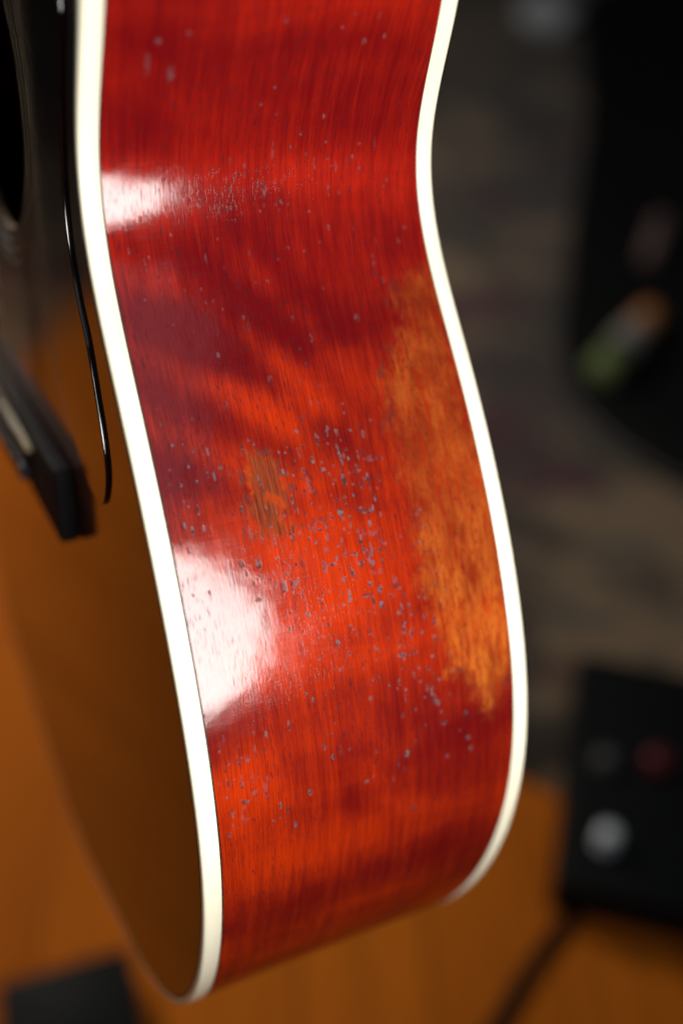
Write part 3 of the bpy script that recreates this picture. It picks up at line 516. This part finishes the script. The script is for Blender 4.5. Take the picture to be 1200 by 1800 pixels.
# ------------------------------------------------------------------ floor and the things behind, far out of focus
fl = mesh_obj('floor', [(-6000, -5000, 0), (4000, -5000, 0), (4000, 6000, 0), (-6000, 6000, 0)], [(0, 1, 2, 3)], floor_material()); fl['kind'] = 'structure'
nx, ny = 70, 60
U, W = np.meshgrid(np.linspace(0, 4700, nx), np.linspace(0, 4300, ny), indexing='ij')
X = 178 - 0.82 * U - 0.572 * W; Yg = 698 - 0.572 * U + 0.82 * W
Zg = 9 + 1.5 * np.sin(X * 0.011) * np.cos(Yg * 0.013)
top_ = np.stack([X, Yg, Zg], -1); skirt = top_.copy()
VV = np.zeros((nx + 2, ny + 2, 3)); VV[1:-1, 1:-1] = top_
VV[0, 1:-1] = top_[0]; VV[-1, 1:-1] = top_[-1]; VV[:, 0] = VV[:, 1]; VV[:, -1] = VV[:, -2]
VV[0, :, 2] = VV[-1, :, 2] = VV[:, 0, 2] = VV[:, -1, 2] = 0.5
rug = grid_obj('rug', VV, False, rug_material(), None, flip=True)
tag(rug, 'dark brown rug with faint maroon pattern, blurred behind the guitar', 'rug')

M_BAG = simple('black_nylon', (0.006, 0.006, 0.006), 0.8, nscale=60, bump=0.0006, spec=0.08)
M_STRAP = simple('grey_brown_webbing', (0.13, 0.085, 0.075), 0.8)
M_BOX = simple('black_paint', (0.005, 0.006, 0.006), 0.6, spec=0.12)
M_CHROME = simple('brushed_aluminium', (0.72, 0.78, 0.82), 0.45, metal=0.3, var=0.05)
M_RED = simple('red_plastic', (0.10, 0.004, 0.008), 0.4)
M_GREY = simple('grey_plastic', (0.06, 0.06, 0.06), 0.5)
M_WHITE = simple('white_plastic', (0.30, 0.27, 0.24), 0.45, var=0.06)
M_GREEN = simple('green_label', (0.13, 0.17, 0.06), 0.5)
M_ORANGE = simple('orange_cap', (0.50, 0.19, 0.05), 0.4)
M_PAPER = simple('white_paper', (0.55, 0.58, 0.60), 0.7, var=0.05)

# gig bag: a soft padded slab lying on the rug
bagR = empty('gig_bag', 'large black padded gig bag lying on the dark rug at upper right', 'bag', Matrix.Translation((-1.2, 1.5, 0.010)))
BG = smooth_closed([(810, -560), (530, -615), (190, -385), (-300, 10), (-1000, 540), (-900, 900), (-100, 520), (560, -60), (860, -380)], 10)
c0 = BG.mean(0); rings = []
for sc, h in ((0.985, 0), (1.0, 6), (1.003, 20), (1.0, 34), (0.985, 42), (0.93, 46), (0.5, 48), (0.02, 48)):
    q = c0 + (BG - c0) * sc; rings.append(np.stack([q[:, 0], q[:, 1], np.full(len(q), h)], 1))
grid_obj('shell', np.stack(rings, 1), True, M_BAG, bagR, flip=False)
tube('zip', [(*(c0 + (p - c0) * 1.005), 22) for p in BG] + [(*(c0 + (BG[0] - c0) * 1.005), 22)], 4, M_GREY, bagR, seg=6)
hx = [(-0.5, 0), (-0.5, 0.35), (-0.3, 0.75), (0, 0.9), (0.3, 0.75), (0.5, 0.35), (0.5, 0)]
hv = Vector((-180, 200, 0)).normalized(); hp = Vector((240, -240, 48))
tube('handle', [hp + hv * (a * 170) + Vector((0, 0, b * 34)) for a, b in hx], 16, M_STRAP, bagR, seg=8, rr=6)

# bottle lying on the bag
A = Vector((-648, 905, 59 + 24)); B = Vector((-752, 1085, 59 + 24)); ax = (B - A).normalized()
zq = Vector((0, 0, 1)).rotation_difference(ax)
bottle = empty('plastic_bottle', 'small pale bottle with orange cap and green label lying on the black bag', 'bottle', Matrix.Translation(A * MM) @ zq.to_matrix().to_4x4())
lathe('body', [(2, 0), (21, 0.5), (24, 4), (24.2, 80), (24, 128), (21, 140), (13, 152), (12, 158)], 32, M_WHITE, bottle)
lathe('label', [(2, -0.6), (21.5, -0.4), (24.5, 3.6), (24.6, 62), (24.1, 62.3)], 32, M_GREEN, bottle)
lathe('cap', [(12, 156), (19, 156.5), (20, 159), (19.5, 194), (17, 197), (3, 198)], 32, M_ORANGE, bottle)

# foot pedal with footswitch and knobs
pedal = empty('effects_pedal', 'black foot pedal with silver footswitch and red knob on the floor at lower right', 'pedal', Matrix.Translation((-0.046, 0.525, 0)) @ Matrix.Rotation(math.radians(-40), 4, 'Z'))
bevel_box('housing', (290, 150, 52), (-50, -5, 27), M_BOX, pedal, bev=6, seg=3)
lathe('footswitch', [(10, 52), (10, 56), (8, 57), (8, 66), (10, 67), (10, 72), (7, 74), (2, 74.5)], 24, M_CHROME, pedal, Matrix.Translation((42, -38, 0)))
lathe('knob', [(15, 52), (15, 55), (12, 66), (11, 69), (3, 69.5)], 24, M_RED, pedal, Matrix.Translation((-62, 8, 0)))
lathe('knob', [(13, 52), (13, 55), (10, 64), (9, 67), (3, 67.5)], 24, M_GREY, pedal, Matrix.Translation((-50, -44, 0)))
for i, (x, y) in enumerate(((-120, -70), (-120, 60), (84, -70), (84, 60))):
    lathe('rubber_foot', [(7, 0.2), (8, 1), (8, 2.5)], 14, M_BAG, pedal, Matrix.Translation((x * 0.9, y * 0.9, 0)))

# strap running over the floor
pts = [(-12, 430, 6), (10, 372, 4), (46, 303, 4), (80, 238, 4), (130, 150, 4), (210, 40, 4), (330, -60, 4)]
st = tube('floor_strap', [Vector(p) for p in pts], 8, M_BAG, None, seg=10, rr=3)
tag(st, 'dark strap lying across the wooden floor below the foot pedal', 'strap')

# black box at lower left
box = empty('black_floor_box', 'black box on the wooden floor at the lower left corner', 'box', Matrix.Translation((-0.085, -0.035, 0)) @ Matrix.Rotation(math.radians(-8), 4, 'Z'))
bevel_box('case', (125, 112, 44), (0, 0, 24), M_BOX, box, bev=4, seg=3)
bevel_box('lid', (122, 109, 4), (0, 0, 47), M_BOX, box, bev=1.5, seg=2)

# crumpled white cloth far behind
bm = bmesh.new(); bmesh.ops.create_icosphere(bm, subdivisions=4, radius=1)
from mathutils import noise as mnoise
for v in bm.verts:
    d = 1 + 0.35 * mnoise.noise(v.co * 1.7) + 0.16 * mnoise.noise(v.co * 4.5)
    v.co = Vector((v.co.x * 0.08 * d, v.co.y * 0.065 * d, max(-0.03, v.co.z * 0.055 * d) + 0.03))
for f in bm.faces: f.smooth = True
me = bpy.data.meshes.new('white_cloth'); bm.to_mesh(me); bm.free(); me.materials.append(M_PAPER)
cloth = link(bpy.data.objects.new('white_cloth', me)); cloth.location = (-2.08, 1.80, 0.011)
tag(cloth, 'small crumpled white cloth on the rug at the top edge', 'cloth')
